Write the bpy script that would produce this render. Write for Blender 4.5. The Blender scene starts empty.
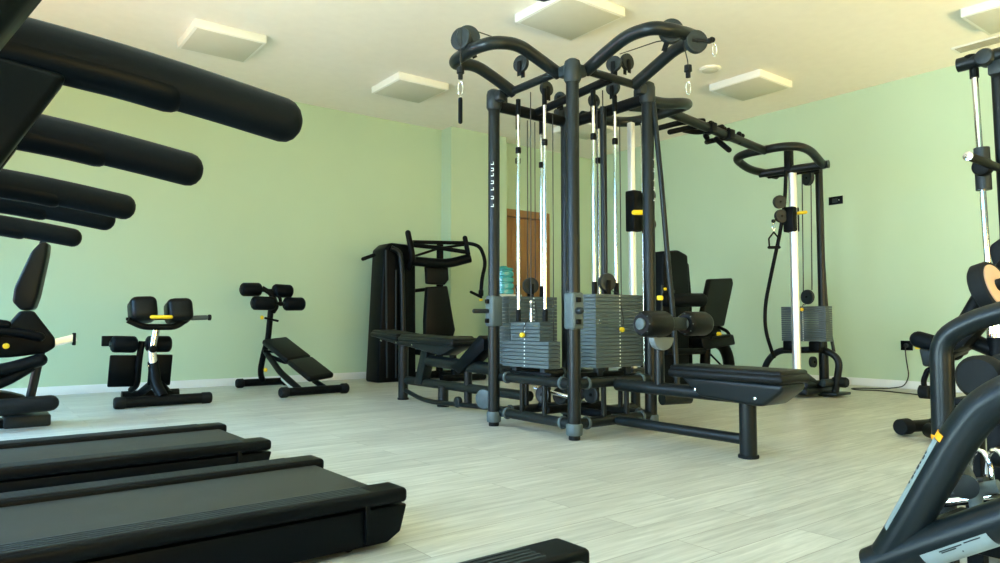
import bpy, bmesh, math, random
from mathutils import Vector as V, Matrix as Mx
random.seed(7)
COL = bpy.context.scene.collection
PI = math.pi

# ------------------------------------------------------------------ camera numbers
F = 707.0; EYE = V((0, 0, 0.8)); PITCH = math.atan(40 / 707.0); YAW = math.radians(52.7)
f0 = V((math.cos(YAW), math.sin(YAW), 0)); rt = V((math.sin(YAW), -math.cos(YAW), 0)); up = V((0, 0, 1))
fw = f0 * math.cos(PITCH) + up * math.sin(PITCH); uu = up * math.cos(PITCH) - f0 * math.sin(PITCH)

def at(px, py, X=None, Y=None, Z=None):
    """survey helper: the point of a real plane (X, Y or Z = const) measured on the photograph"""
    r = fw * F + rt * (px - 500) + uu * (281.5 - py)
    if X is not None: t = (X - EYE.x) / r.x
    elif Y is not None: t = (Y - EYE.y) / r.y
    else: t = (Z - EYE.z) / r.z
    return EYE + r * t

# ------------------------------------------------------------------ materials
MATS = {}
def mat(name, col, rough=.5, metal=0., spec=.5, bump=0., bscale=60., var=0., vscale=8., coat=0.):
    m = bpy.data.materials.new(name); m.use_nodes = True
    nt = m.node_tree; b = nt.nodes['Principled BSDF']
    b.inputs['Base Color'].default_value = (*col, 1)
    b.inputs['Roughness'].default_value = rough; b.inputs['Metallic'].default_value = metal
    b.inputs['Specular IOR Level'].default_value = spec
    b.inputs['Coat Weight'].default_value = coat
    tc = nt.nodes.new('ShaderNodeTexCoord')
    if var or True:
        n = nt.nodes.new('ShaderNodeTexNoise'); n.inputs['Scale'].default_value = vscale
        n.inputs['Detail'].default_value = 3
        nt.links.new(tc.outputs['Object'], n.inputs['Vector'])
        mx = nt.nodes.new('ShaderNodeMix'); mx.data_type = 'RGBA'
        v = var or .04
        mx.inputs[6].default_value = (*[c * (1 - v) for c in col], 1)
        mx.inputs[7].default_value = (*[min(1, c * (1 + v)) for c in col], 1)
        nt.links.new(n.outputs['Fac'], mx.inputs[0]); nt.links.new(mx.outputs[2], b.inputs['Base Color'])
    if bump:
        n2 = nt.nodes.new('ShaderNodeTexNoise'); n2.inputs['Scale'].default_value = bscale
        bp = nt.nodes.new('ShaderNodeBump'); bp.inputs['Strength'].default_value = bump
        bp.inputs['Distance'].default_value = .003
        nt.links.new(tc.outputs['Object'], n2.inputs['Vector'])
        nt.links.new(n2.outputs['Fac'], bp.inputs['Height']); nt.links.new(bp.outputs['Normal'], b.inputs['Normal'])
    MATS[name] = m
    return m

METAL = mat('black_powder_coat', (.0045, .0080, .0092), .34, spec=.26)
METAL2 = mat('matte_black_metal', (.0022, .0034, .0042), .45, spec=.10)
VINYL = mat('black_vinyl', (.0025, .0040, .0048), .40, spec=.18, bump=.12, bscale=220)
FOAM = mat('black_foam', (.0015, .0035, .0055), .52, spec=.10, bump=.1, bscale=500)
PLAST = mat('black_plastic', (.0012, .0028, .0042), .40, spec=.09)
RUBBER = mat('black_rubber', (.005, .007, .008), .7, spec=.2)
GREY = mat('slate_grey_plastic', (.075, .102, .108), .45, spec=.3)
DGREY = mat('dark_grey_plastic', (.012, .019, .022), .45, spec=.3)
STEELP = mat('slate_weight_plate', (.066, .090, .096), .42, spec=.35)
CHROME = mat('chrome', (.85, .86, .86), .12, metal=1.)
SATIN = mat('satin_aluminium', (.86, .87, .86), .34, metal=.75)
GRIP = mat('grip_rubber_strip', (.026, .038, .042), .6, spec=.25)
CRAD = mat('pale_grey_metal', (.16, .19, .20), .45)
SILVER = mat('silver_label', (.20, .25, .25), .5)
YEL = mat('yellow_plastic', (.85, .58, .01), .45)
ORG = mat('amber_band', (.80, .33, .01), .5)
WHITE = mat('white_print', (.75, .8, .78), .6)
TAN = mat('tan_disc', (.62, .40, .27), .6, var=.12)
BELT = mat('treadmill_belt', (.034, .038, .032), .62, spec=.25, bump=.3, bscale=700, var=.15, vscale=40)
CEIL = mat('cream_ceiling', (.87, .85, .77), .9)
LAMPW = mat('white_lamp_housing', (.86, .86, .80), .5)
DIFF = mat('lamp_diffuser', (.62, .615, .52), .5)
BASEW = mat('white_baseboard', (.78, .82, .82), .5)
CABLE = mat('black_cable', (.008, .009, .009), .5)
BOTTLE = mat('teal_water_bottle', (.05, .42, .47), .15, spec=.8)
TABLE = mat('white_table', (.7, .75, .7), .5)
ALU = mat('window_aluminium', (.3, .32, .33), .4, metal=.6)

def wall_mat():
    m = mat('green_wall_paint', (.485, .63, .455), .72, spec=.3, bump=.06, bscale=120, var=.03, vscale=1.5)
    return m
WALL = wall_mat()

def wood_mat():
    m = bpy.data.materials.new('oak_door_wood'); m.use_nodes = True; nt = m.node_tree
    b = nt.nodes['Principled BSDF']; b.inputs['Roughness'].default_value = .5
    tc = nt.nodes.new('ShaderNodeTexCoord'); mp = nt.nodes.new('ShaderNodeMapping')
    mp.inputs['Scale'].default_value = (18, 18, 1.2)
    n = nt.nodes.new('ShaderNodeTexNoise'); n.inputs['Scale'].default_value = 2; n.inputs['Detail'].default_value = 6
    cr = nt.nodes.new('ShaderNodeValToRGB')
    cr.color_ramp.elements[0].color = (.20, .085, .022, 1); cr.color_ramp.elements[1].color = (.42, .22, .07, 1)
    nt.links.new(tc.outputs['Object'], mp.inputs[0]); nt.links.new(mp.outputs[0], n.inputs['Vector'])
    nt.links.new(n.outputs['Fac'], cr.inputs[0]); nt.links.new(cr.outputs[0], b.inputs['Base Color'])
    return m
WOOD = wood_mat()

def floor_mat():
    m = bpy.data.materials.new('pale_oak_planks'); m.use_nodes = True; nt = m.node_tree
    N = nt.nodes.new; L = nt.links.new
    b = nt.nodes['Principled BSDF']; b.inputs['Roughness'].default_value = .38
    b.inputs['Specular IOR Level'].default_value = .45
    tc = N('ShaderNodeTexCoord')
    br = N('ShaderNodeTexBrick'); br.offset = .37; br.offset_frequency = 2
    br.inputs['Scale'].default_value = 1.0; br.inputs['Brick Width'].default_value = 1.3
    br.inputs['Row Height'].default_value = .19; br.inputs['Mortar Size'].default_value = .0016
    br.inputs['Color1'].default_value = (.0, 0, 0, 1); br.inputs['Color2'].default_value = (1, 1, 1, 1)
    br.inputs['Mortar'].default_value = (.5, .5, .5, 1)
    L(tc.outputs['Object'], br.inputs['Vector'])
    mp = N('ShaderNodeMapping'); mp.inputs['Scale'].default_value = (1.6, 22, 1)
    ad = N('ShaderNodeVectorMath'); ad.operation = 'MULTIPLY_ADD'
    ad.inputs[1].default_value = (3.1, 5.3, 0)
    L(br.outputs['Color'], ad.inputs[0]); L(tc.outputs['Object'], ad.inputs[2]); L(ad.outputs[0], mp.inputs[0])
    n = N('ShaderNodeTexNoise'); n.inputs['Scale'].default_value = 1.5; n.inputs['Detail'].default_value = 7
    n.inputs['Roughness'].default_value = .65; n.inputs['Distortion'].default_value = .6
    L(mp.outputs[0], n.inputs['Vector'])
    cr = N('ShaderNodeValToRGB'); e = cr.color_ramp.elements
    e[0].position = .30; e[0].color = (.39, .40, .345, 1); e[1].position = .72; e[1].color = (.68, .68, .605, 1)
    L(n.outputs['Fac'], cr.inputs[0])
    mp2 = N('ShaderNodeMapping'); mp2.inputs['Scale'].default_value = (.9, 3.0, 1)
    n3 = N('ShaderNodeTexNoise'); n3.inputs['Scale'].default_value = 1.4; n3.inputs['Detail'].default_value = 4
    L(ad.outputs[0], mp2.inputs[0]); L(mp2.outputs[0], n3.inputs['Vector'])
    mx = N('ShaderNodeMix'); mx.data_type = 'RGBA'; mx.blend_type = 'MULTIPLY'; mx.inputs[0].default_value = 1
    c2 = N('ShaderNodeValToRGB'); c2.color_ramp.elements[0].position = .3; c2.color_ramp.elements[1].position = .7
    c2.color_ramp.elements[0].color = (.80, .80, .80, 1); c2.color_ramp.elements[1].color = (1, 1, 1, 1)
    L(n3.outputs['Fac'], c2.inputs[0]); L(cr.outputs[0], mx.inputs[6]); L(c2.outputs[0], mx.inputs[7])
    mx2 = N('ShaderNodeMix'); mx2.data_type = 'RGBA'; mx2.blend_type = 'MULTIPLY'
    c3 = N('ShaderNodeMapRange'); c3.inputs['To Min'].default_value = .88; c3.inputs['To Max'].default_value = 1.04
    L(br.outputs['Color'], c3.inputs[0]); mx2.inputs[0].default_value = 1
    L(mx.outputs[2], mx2.inputs[6]); L(c3.outputs[0], mx2.inputs[7])
    mx3 = N('ShaderNodeMix'); mx3.data_type = 'RGBA'; mx3.inputs[7].default_value = (.22, .21, .17, 1)
    L(br.outputs['Fac'], mx3.inputs[0]); L(mx2.outputs[2], mx3.inputs[6])
    L(mx3.outputs[2], b.inputs['Base Color'])
    return m
FLOOR = floor_mat()

# ------------------------------------------------------------------ mesh builder
ORIGIN = {}
def fillet(pts, r, n=6):
    pts = [V(p) for p in pts]
    if r <= 0 or len(pts) < 3: return pts
    out = [pts[0]]
    for i in range(1, len(pts) - 1):
        a, p, c = pts[i-1], pts[i], pts[i+1]
        d = min(r, (a-p).length * .49, (c-p).length * .49)
        s = p + (a-p).normalized() * d; e = p + (c-p).normalized() * d
        for k in range(n + 1):
            t = k / n
            out.append(s * (1-t)**2 + p * 2*t*(1-t) + e * t*t)
    out.append(pts[-1])
    return out

class MB:
    def __init__(s): s.bm = bmesh.new()
    def tube(s, pts, r, fil=0., seg=16, cap=False, rz=None, upv=None):
        """swept round (r) or oval (r across, rz along upv) tube with rounded corners; cap=True gives domed ends"""
        P = fillet(pts, fil); rz = rz or r
        sc = [1.] * len(P)
        if cap:
            a = (P[0] - P[1]).normalized(); b = (P[-1] - P[-2]).normalized(); m = min(r, rz)
            pre = []; post = []
            for k in range(1, 5):
                t = k / 4 * PI / 2 * .97
                pre.append((P[0] + a * m * math.sin(t), math.cos(t))); post.append((P[-1] + b * m * math.sin(t), math.cos(t)))
            P = [q for q, _ in reversed(pre)] + P + [q for q, _ in post]
            sc = [w for _, w in reversed(pre)] + sc + [w for _, w in post]
        rings = []; u = None
        for i, p in enumerate(P):
            if i == 0: t = P[1] - P[0]
            elif i == len(P) - 1: t = P[-1] - P[-2]
            else: t = (P[i+1] - P[i]).normalized() + (P[i] - P[i-1]).normalized()
            t.normalize()
            if upv is not None: u = V(upv) - t * t.dot(V(upv))
            elif u is None:
                a = V((0, 0, 1)) if abs(t.z) < .9 else V((1, 0, 0)); u = a - t * a.dot(t)
            else: u = u - t * u.dot(t)
            u.normalize(); w = t.cross(u)
            rings.append([s.bm.verts.new(p + (u * math.cos(k*2*PI/seg) * rz + w * math.sin(k*2*PI/seg) * r) * sc[i]) for k in range(seg)])
        for a, b in zip(rings, rings[1:]):
            for k in range(seg): s.bm.faces.new((a[k], a[(k+1) % seg], b[(k+1) % seg], b[k]))
        s.bm.faces.new(list(reversed(rings[0]))); s.bm.faces.new(rings[-1])
        return s
    def lathe(s, p, axis, prof, seg=24):
        """prof = [(distance along axis, radius), ...]"""
        p = V(p); t = V(axis).normalized(); a = V((0, 0, 1)) if abs(t.z) < .9 else V((1, 0, 0))
        u = (a - t * a.dot(t)).normalized(); w = t.cross(u); rings = []
        for h, r in prof:
            rings.append([s.bm.verts.new(p + t * h + (u * math.cos(k*2*PI/seg) + w * math.sin(k*2*PI/seg)) * max(r, .0004)) for k in range(seg)])
        for a, b in zip(rings, rings[1:]):
            for k in range(seg): s.bm.faces.new((a[k], a[(k+1) % seg], b[(k+1) % seg], b[k]))
        s.bm.faces.new(list(reversed(rings[0]))); s.bm.faces.new(rings[-1])
        return s
    def disc(s, c, axis, r, t, e=None, seg=24):
        """a wheel / puck centred on c with rounded rims"""
        e = min(e or t * .25, r * .4)
        return s.lathe(c, axis, [(-t/2, r-e), (-t/2 + e*.3, r-e*.3), (-t/2+e, r), (t/2-e, r), (t/2 - e*.3, r-e*.3), (t/2, r-e)], seg)
    def box(s, c, size, bev=0., u=(1, 0, 0), v=(0, 1, 0), seg=2, taper=None):
        u = V(u).normalized(); v = V(v); v = (v - u * u.dot(v)).normalized(); w = u.cross(v)
        M = Mx((( u.x, v.x, w.x, c[0]), (u.y, v.y, w.y, c[1]), (u.z, v.z, w.z, c[2]), (0, 0, 0, 1)))
        t = bmesh.new(); bmesh.ops.create_cube(t, size=1)
        for q in t.verts:
            q.co = V((q.co.x * size[0], q.co.y * size[1], q.co.z * size[2]))
            if taper and q.co.z > 0: q.co.x *= taper[0]; q.co.y *= taper[1]
        if bev: bmesh.ops.bevel(t, geom=list(t.edges) , offset=min(bev, min(size) * .48), segments=seg, profile=.5, affect='EDGES')
        t.transform(M); me = bpy.data.meshes.new('tmp'); t.to_mesh(me); t.free(); s.bm.from_mesh(me); bpy.data.meshes.remove(me)
        return s
    def b2(s, x0, x1, y0, y1, z0, z1, bev=0., seg=2):
        return s.box(((x0+x1)/2, (y0+y1)/2, (z0+z1)/2), (abs(x1-x0), abs(y1-y0), abs(z1-z0)), bev, seg=seg)
    def poly(s, pts, ex, bev=0., seg=2):
        """flat outline pts given real thickness by the vector ex (centred)"""
        ex = V(ex); t = bmesh.new()
        a = [t.verts.new(V(p) - ex/2) for p in pts]; b = [t.verts.new(V(p) + ex/2) for p in pts]; n = len(pts)
        t.faces.new(a); t.faces.new(list(reversed(b)))
        for k in range(n): t.faces.new((a[k], b[k], b[(k+1) % n], a[(k+1) % n]))
        bmesh.ops.recalc_face_normals(t, faces=t.faces)
        if bev: bmesh.ops.bevel(t, geom=list(t.edges), offset=bev, segments=seg, profile=.5, affect='EDGES', clamp_overlap=True)
        me = bpy.data.meshes.new('tmp'); t.to_mesh(me); t.free(); s.bm.from_mesh(me); bpy.data.meshes.remove(me)
        return s
    def build(s, name, m, parent=None, label=None, origin=None):
        bmesh.ops.recalc_face_normals(s.bm, faces=s.bm.faces)
        me = bpy.data.meshes.new(name); s.bm.to_mesh(me); s.bm.free()
        for p in me.polygons: p.use_smooth = True
        me.set_sharp_from_angle(angle=math.radians(38))
        me.materials.append(m)
        o = bpy.data.objects.new(name, me); COL.objects.link(o)
        if parent is not None:
            o.parent = parent; org = ORIGIN[parent.name]; ORIGIN[o.name] = org
        else:
            org = V(origin) if origin is not None else V((0, 0, 0)); o.location = org; ORIGIN[o.name] = org
        if org.length: me.transform(Mx.Translation(-org))
        if label: o['label'] = label
        return o

def thing(name, label, cat, loc=(0, 0, 0), rotz=0., group=None, world=True):
    o = bpy.data.objects.new(name, None); COL.objects.link(o)
    o.location = loc; o.rotation_euler = (0, 0, rotz); o.empty_display_size = .1
    o['label'] = label; o['category'] = cat
    if group: o['group'] = group
    ORIGIN[o.name] = V(loc) if world else V((0, 0, 0))
    return o
def tag(o, label, cat, group=None):
    o['label'] = label; o['category'] = cat
    if group: o['group'] = group
    return o
def copy_tree(o, parent=None):
    c = o.copy(); COL.objects.link(c); c.parent = parent
    for ch in [k for k in COL.objects if k.parent == o]: copy_tree(ch, c)
    return c
def struct(o): o['kind'] = 'structure'; return o

# ================================================================== ROOM
RX, LY, CZ = 9.0, 9.1, 3.745      # right wall, left wall, ceiling
BX, BY = -2.6, -2.4               # the two window walls behind the camera
struct(MB().b2(BX-.3, RX+.3, BY-.3, LY+.3, -.1, 0).build('floor', FLOOR))
struct(MB().b2(BX-.3, RX+.3, BY-.3, LY+.3, CZ, CZ+.1).build('ceiling', CEIL))
# left wall with the door opening, and the pilaster that stands out of it
D0, D1, DH = 7.02, 7.92, 2.58
w = MB(); w.b2(BX-.3, D0, LY, LY+.3, 0, CZ); w.b2(D1, RX+.3, LY, LY+.3, 0, CZ); w.b2(D0, D1, LY, LY+.3, DH, CZ)
struct(w.build('wall_left', WALL))
struct(MB().b2(5.80, 6.86, LY-.27, LY, 0, CZ).build('wall_pilaster', WALL))
struct(MB().b2(RX, RX+.3, BY, LY, 0, CZ).build('wall_right', WALL))
bh = .095
struct(MB().b2(BX, 5.8, LY-.016, LY, 0, bh, .003).build('baseboard_left', BASEW))
struct(MB().b2(5.79, 6.86, LY-.286, LY-.27, 0, bh, .003).build('baseboard_pilaster', BASEW))
struct(MB().b2(RX-.016, RX, BY, LY-.02, 0, bh, .003).build('baseboard_right', BASEW))
dr = struct(MB().b2(D0+.06, D1-.06, LY+.03, LY+.075, 0, DH-.06, .003).build('door_1', WOOD))
dm = MB(); dm.b2(D0-.07, D0+.05, LY-.02, LY+.1, 0, DH-.05, .004); dm.b2(D1-.05, D1+.07, LY-.02, LY+.1, 0, DH-.05, .004); dm.b2(D0-.07, D1+.07, LY-.02, LY+.1, DH-.05, DH+.07, .004)
dm.build('door_frame', WOOD, dr)
pm = MB()
for z0, z1 in ((.2, 1.0), (1.15, 2.35)):
    for a, b in ((D0+.16, D0+.40), (D0+.50, D1-.16)): pm.b2(a, b, LY+.018, LY+.04, z0, z1, .008)
pm.build('door_panel', WOOD, dr)
MB().tube([(D0+.12, LY+.02, 1.05), (D0+.12, LY-.03, 1.05), (D0+.24, LY-.03, 1.05)], .01, .02).build('door_handle', CHROME, dr)

# window walls behind the camera: openings with frames and panes
def window_wall(name, axis, c, lo, hi, z0, z1, openings, sgn):
    w = MB()
    def bx(a, b, za, zb, mb, th=(0, .3), bev=0):
        t0, t1 = (c + sgn*th[0], c + sgn*th[1])
        if axis == 'x': mb.b2(min(t0, t1), max(t0, t1), a, b, za, zb, bev)
        else: mb.b2(a, b, min(t0, t1), max(t0, t1), za, zb, bev)
    prev = lo
    for a, b in openings: bx(prev, a, 0, CZ, w); bx(a, b, 0, z0, w); bx(a, b, z1, CZ, w); prev = b
    bx(prev, hi, 0, CZ, w)
    struct(w.build(name, WALL))
    return bx
WZ0, WZ1 = .12, 3.25
op1 = [(-1.8, 1.2), (1.8, 4.6), (5.2, 7.8)]
op2 = [(-1.2, 1.4), (3.0, 5.6), (6.4, 8.6)]  # third opening is an invented window, added to brighten the right side
wn = [0]
GLASS = bpy.data.materials.new('window_glass'); GLASS.use_nodes = True
gb = GLASS.node_tree.nodes['Principled BSDF']; gb.inputs['Transmission Weight'].default_value = 1; gb.inputs['Roughness'].default_value = 0; gb.inputs['IOR'].default_value = 1.05
for nm, ax, c, lo, hi, ops in (('wall_near', 'x', BX, BY, LY, op1), ('wall_back', 'y', BY, BX, RX, op2)):
    bx = window_wall(nm, ax, c, lo, hi, WZ0, WZ1, ops, -1)
    for a, b in ops:
        wn[0] += 1; fr = MB()
        for p, q in ((a, a+.06), (b-.06, b), ((a+b)/2-.03, (a+b)/2+.03)): bx(p, q, WZ0, WZ1, fr, (.1, .16))
        bx(a, b, WZ0, WZ0+.06, fr, (.1, .16)); bx(a, b, WZ1-.06, WZ1, fr, (.1, .16)); bx(a, b, 2.5, 2.55, fr, (.1, .16))
        fo = struct(fr.build('window_%d' % wn[0], ALU))
        g = MB(); bx(a+.06, b-.06, WZ0+.06, WZ1-.06, g, (.125, .135)); g.build('pane', GLASS, fo)

# ---- ceiling fittings
def lamp(x, y, label, s=.70):
    t = thing('ceiling_light', label, 'ceiling light', (x, y, CZ), group=None)
    MB().b2(x-s/2, x+s/2, y-s/2, y+s/2, CZ-.085, CZ, .006).build('housing', LAMPW, t)
    MB().b2(x-s/2+.03, x+s/2-.03, y-s/2+.03, y+s/2-.03, CZ-.089, CZ-.083, .002).build('diffuser', DIFF, t)
lamp(2.06, 7.48, 'square white surface ceiling light at upper left, above the treadmill handrails')
lamp(4.36, 7.58, 'square white ceiling light left of the cable gym, near the pilaster')
lamp(4.50, 4.82, 'square white ceiling light cut by the top picture edge above the cable gym', .74)
lamp(7.66, 4.95, 'square white ceiling light above the overhead bar, right of the cable gym')
lamp(7.42, 7.60, 'distant white ceiling light glimpsed between the posts of the cable gym')
lamp(7.75, 2.20, 'white ceiling light in the top right corner of the picture')
t = thing('ceiling_speaker', 'flat round cream disc on the ceiling right of the gym pulleys', 'ceiling speaker', (6.85, 4.95, CZ))
MB().lathe((6.85, 4.95, CZ), (0, 0, -1), [(0, .125), (.018, .12), (.026, .10), (.027, .02)], 32).build('rim', LAMPW, t)
MB().lathe((6.85, 4.95, CZ-.024), (0, 0, -1), [(0, .098), (.006, .09), (.007, .02)], 32).build('grille', DIFF, t)
t = thing('air_vent', 'linear slotted air vent in the ceiling at the top right', 'air vent', (8.50, 2.1, CZ))
v = MB(); v.b2(8.40, 8.62, 1.2, 3.0, CZ-.012, CZ, .002); v.build('frame', LAMPW, t)
v = MB()
for k in range(4): v.b2(8.425+k*.045, 8.45+k*.045, 1.23, 2.97, CZ-.02, CZ-.01)
v.build('slots', mat('vent_slot', (.35, .33, .25), .7), t)

# ---- wall plates on the right wall
def plate(name, label, cat, y, z, sw, sh):
    t = thing(name, label, cat, (RX, y, z))
    MB().box((RX-.006, y, z), (.012, sw, sh), .003).build('cover', PLAST, t)
    return t
p = at(836, 200.5, X=RX)
t = plate('wall_switch', 'small black switch plate high on the green wall right of the cable column', 'switch', p.y, p.z, .185, .105)
MB().box((RX-.014, p.y+.01, p.z), (.006, .07, .055), .002).build('rocker', DGREY, t)
MB().disc((RX-.014, p.y-.045, p.z), (1, 0, 0), .005, .006).build('indicator', WHITE, t)
p = at(907, 345.5, X=RX)
t = plate('power_outlet', 'black power outlet low on the green wall with a cord plugged in', 'outlet', p.y, p.z, .135, .115)
MB().disc((RX-.014, p.y, p.z), (1, 0, 0), .028, .008).build('socket', DGREY, t)
oy, oz = p.y, p.z
cm = MB(); c = [(RX-.03, oy, oz), (RX-.05, oy, oz-.03), (RX-.05, oy-.005, oz-.15), (RX-.04, oy-.03, .15), (RX-.06, oy+.02, .03), (8.75, oy+.12, .008), (8.6, oy+.32, .007), (8.45, oy+.42, .007), (8.30, oy+.30, .007), (8.45, oy+.08, .007), (8.35, oy-.25, .007), (8.2, oy-.7, .007), (8.0, oy-1.1, .007)]
cm.tube(c, .007, .15, 8); cm.disc((RX-.032, oy, oz), (1, 0, 0), .022, .03)
tag(cm.build('power_cord', CABLE, origin=(8.6, oy, 0)), 'thin black cord hanging from the outlet and trailing over the floor', 'cord')  # power cord of a machine, plugged into the wall outlet

# ================================================================== TREADMILLS
def treadmill():
    """local frame: rear end at x=0, running towards -x; y from 0 (near) to W"""
    W = .82; L = 2.2
    t = thing('treadmill', '', 'treadmill', world=False)
    b = MB(); b.poly([(-L, 0, .02), (-.075, 0, .02), (-.02, 0, .05), (.006, 0, .145), (-L, 0, .15)], (0, W-.03, 0), .008); 
    for v_ in b.bm.verts: v_.co.y += W/2
    b.build('chassis', PLAST, t)
    b = MB(); b.b2(-L, -.045, .10, W-.10, .165, .183, .008); b.tube([(-.052, .10, .162), (-.052, W-.10, .162)], .021); b.build('running_belt', BELT, t)
    for s, y in ((-1, .0), (1, W-.135)):
        b = MB(); b.box((-L/2-.0, y+.0675, .180), (L, .135, .052), .016, seg=3)
        f = b.build('side_rail', PLAST, t)
        g = MB()
        for k in range(5): g.b2(-L+.05, -.14, y+.024+k*.020, y+.033+k*.020, .2045, .2085, .001)
        g.build('grip_strips', GRIP, f)
    for y in (.006, W-.006):
        b = MB(); b.box((-.16, y, .10), (.02, .012, .13), .003); b.build('end_cap_seam', PLAST, t)
    b = MB()
    for y in (.08, W-.08): b.disc((-.2, y, .02), (0, 1, 0), .02, .05)
    b.build('foot', RUBBER, t)
    # uprights, console, handrails
    for y in (-.02, W+.045):
        b = MB(); b.poly([(-2.12, y, .14), (-1.80, y, .14), (-1.195, y, 1.255), (-1.42, y, 1.285)], (0, .07, 0), .015, 3); b.build('upright', PLAST, t)
    b = MB(); b.poly([(-1.36, W/2, 1.30), (-1.31, W/2, 1.40), (-1.40, W/2, 1.72), (-1.54, W/2, 1.70), (-1.50, W/2, 1.27)], (0, W-.06, 0), .015); c = b.build('console', PLAST, t)
    b = MB(); b.box((-1.358, W/2, 1.57), (.012, .5, .24), .004, u=(.96, 0, .27)); b.build('screen', DGREY, c)
    for y in (-.02, W+.045):
        b = MB(); b.tube([(-1.60, y, 1.315), (-1.25, y, 1.305), (-1.1, y, 1.293), (-.95, y, 1.275), (-.78, y, 1.250)], .042, .1, 20, cap=True, rz=.05, upv=(0, 0, 1)); h = b.build('handrail', FOAM, t)
        b = MB(); s_ = -1
        b.tube([(-1.58, y, 1.299), (-1.25, y, 1.289), (-1.1, y, 1.277), (-1.02, y, 1.266)], .0405, .1, 16, cap=True, rz=.042, upv=(0, 0, 1)); b.build('rail_undercover', PLAST, h)
    return t
tm = treadmill(); tm.location = (1.30, 2.25, 0); tm.rotation_euler.z = math.radians(1.6)
tm['label'] = 'large black treadmill in the left foreground, fully showing its belt end'
tm2 = copy_tree(tm); tm2.location = (1.27, 3.56, 0); tm2['label'] = 'black treadmill behind the large foreground one, nearer the green wall'
tm3 = copy_tree(tm); tm3.location = (1.345, .675, 0); tm3.rotation_euler.z = math.radians(.4); tm3['label'] = 'black treadmill nearest the camera, only its deck corner at the bottom edge'
for q in (tm, tm2, tm3): q['group'] = 'treadmills in a row on the left'

# ================================================================== CABLE GYM
G = thing('cable_gym', 'large black multi-station cable gym with weight stacks, benches and overhead bar to a column', 'gym machine', (3.71, 3.96, 0))
x0, x1, y0, y1 = 3.33, 4.11, 3.54, 4.39
PR = .045
posts = {}
for nm, (x, y) in dict(a=(x0, y0), b=(x0-.045, y1), c=(x1, y0), d=(x1-.06, y1)).items():
    zt = 2.5
    p = MB().tube([(x, y, .09), (x, y, zt)], PR, seg=28).build('post', METAL, G); posts[nm] = p
    MB().lathe((x, y, 0), (0, 0, 1), [(0, .036), (.004, .040), (.03, .040), (.032, .036)]).build('foot', RUBBER, p)
    MB().lathe((x, y, .032), (0, 0, 1), [(0, .052), (.006, .056), (.07, .056), (.078, .05)]).build('foot_collar', GREY, p, 'grey collar')
    m = MB(); m.lathe((x, y, 2.46), (0, 0, 1), [(0, .049), (.02, .06), (.12, .06), (.15, .052), (.165, .03), (.168, .005)])
    dx = .07 if x < 3.7 else -.07; dy = .07 if y < 3.9 else -.07
    m.box((x+dx*.8, y, 2.555), (.12, .075, .085), .02); m.box((x, y+dy*.8, 2.555), (.075, .12, .085), .02)
    m.build('corner_bracket', DGREY, p)
# lettering on two posts (small worn pale marks running up the tube)
for x, y, zs, ax in ((x0-.045, y1, (2.02, 1.97, 1.93, 1.87, 1.82, 1.75, 1.69), (-.8, -.6)), (x1, y0, (2.02, 1.93, 1.86, 1.79, 1.71), (.3, -.95))):
    m = MB(); n = V((ax[0], ax[1], 0)).normalized(); tt = V((-n.y, n.x, 0))
    for k, z in enumerate(zs):
        c = V((x, y, z)) + n * (PR + .0005)
        m.box(c, (.022, .006, .004), .0, u=tt, v=(0, 0, 1)); m.box(c + tt * .009 + V((0, 0, .010)), (.004, .020, .004), 0, u=tt, v=(0, 0, 1))
        if k % 2: m.box(c + V((0, 0, .02)), (.020, .005, .004), 0, u=tt, v=(0, 0, 1))
    m.build('lettering', WHITE, posts['b' if x < 3.6 else 'c'], 'pale worn lettering')
# lower frame
for z in (.105, .375):
    for a, b, ax in (((x0, y0), (x0, y1), 1), ((x0, y0), (x1, y0), 0), ((x1, y0), (x1, y1), 1), ((x0, y1), (x1, y1), 0)):
        A = V((a[0], a[1], z)); B = V((b[0], b[1], z)); d = (B-A).normalized()
        br = MB().tube([A + d*.03, B - d*.03], .036, seg=20).build('frame_bar', METAL, G)
        for q in (A + d*.115, B - d*.115): MB().disc(q, d, .0455, .022).build('clamp_ring', GREY, br, 'grey ring')
for a, b in (((x0, y0), (x0, y1)), ((x0, y0), (x1, y0)), ((x1, y0), (x1, y1)), ((x0, y1), (x1, y1))):
    for f_ in (.36, .66):
        x = a[0] + (b[0]-a[0])*f_; y = a[1] + (b[1]-a[1])*f_
        MB().tube([(x, y, .12), (x, y, .36)], .019).build('spacer', METAL, G)
# upper frame
MB().tube([(x0, y0+.05, 2.575), (x0, y1-.05, 2.575)], .03, seg=20).build('top_bar', METAL, G)
MB().tube([(x0+.05, y0, 2.575), (x1-.05, y0, 2.575)], .03, seg=20).build('top_bar', METAL, G)
MB().tube([(x0, y1, 2.50), (x1, y1, 2.50)], .045, seg=20).build('top_bar', METAL2, G)
MB().tube([(x1, y0, 2.50), (x1, y1, 2.50)], .045, seg=20).build('top_bar', METAL2, G)
MB().tube([(3.70, y0, 2.56), (3.70, y1, 2.51)], .032, seg=16).build('top_bar', METAL2, G)
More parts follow.
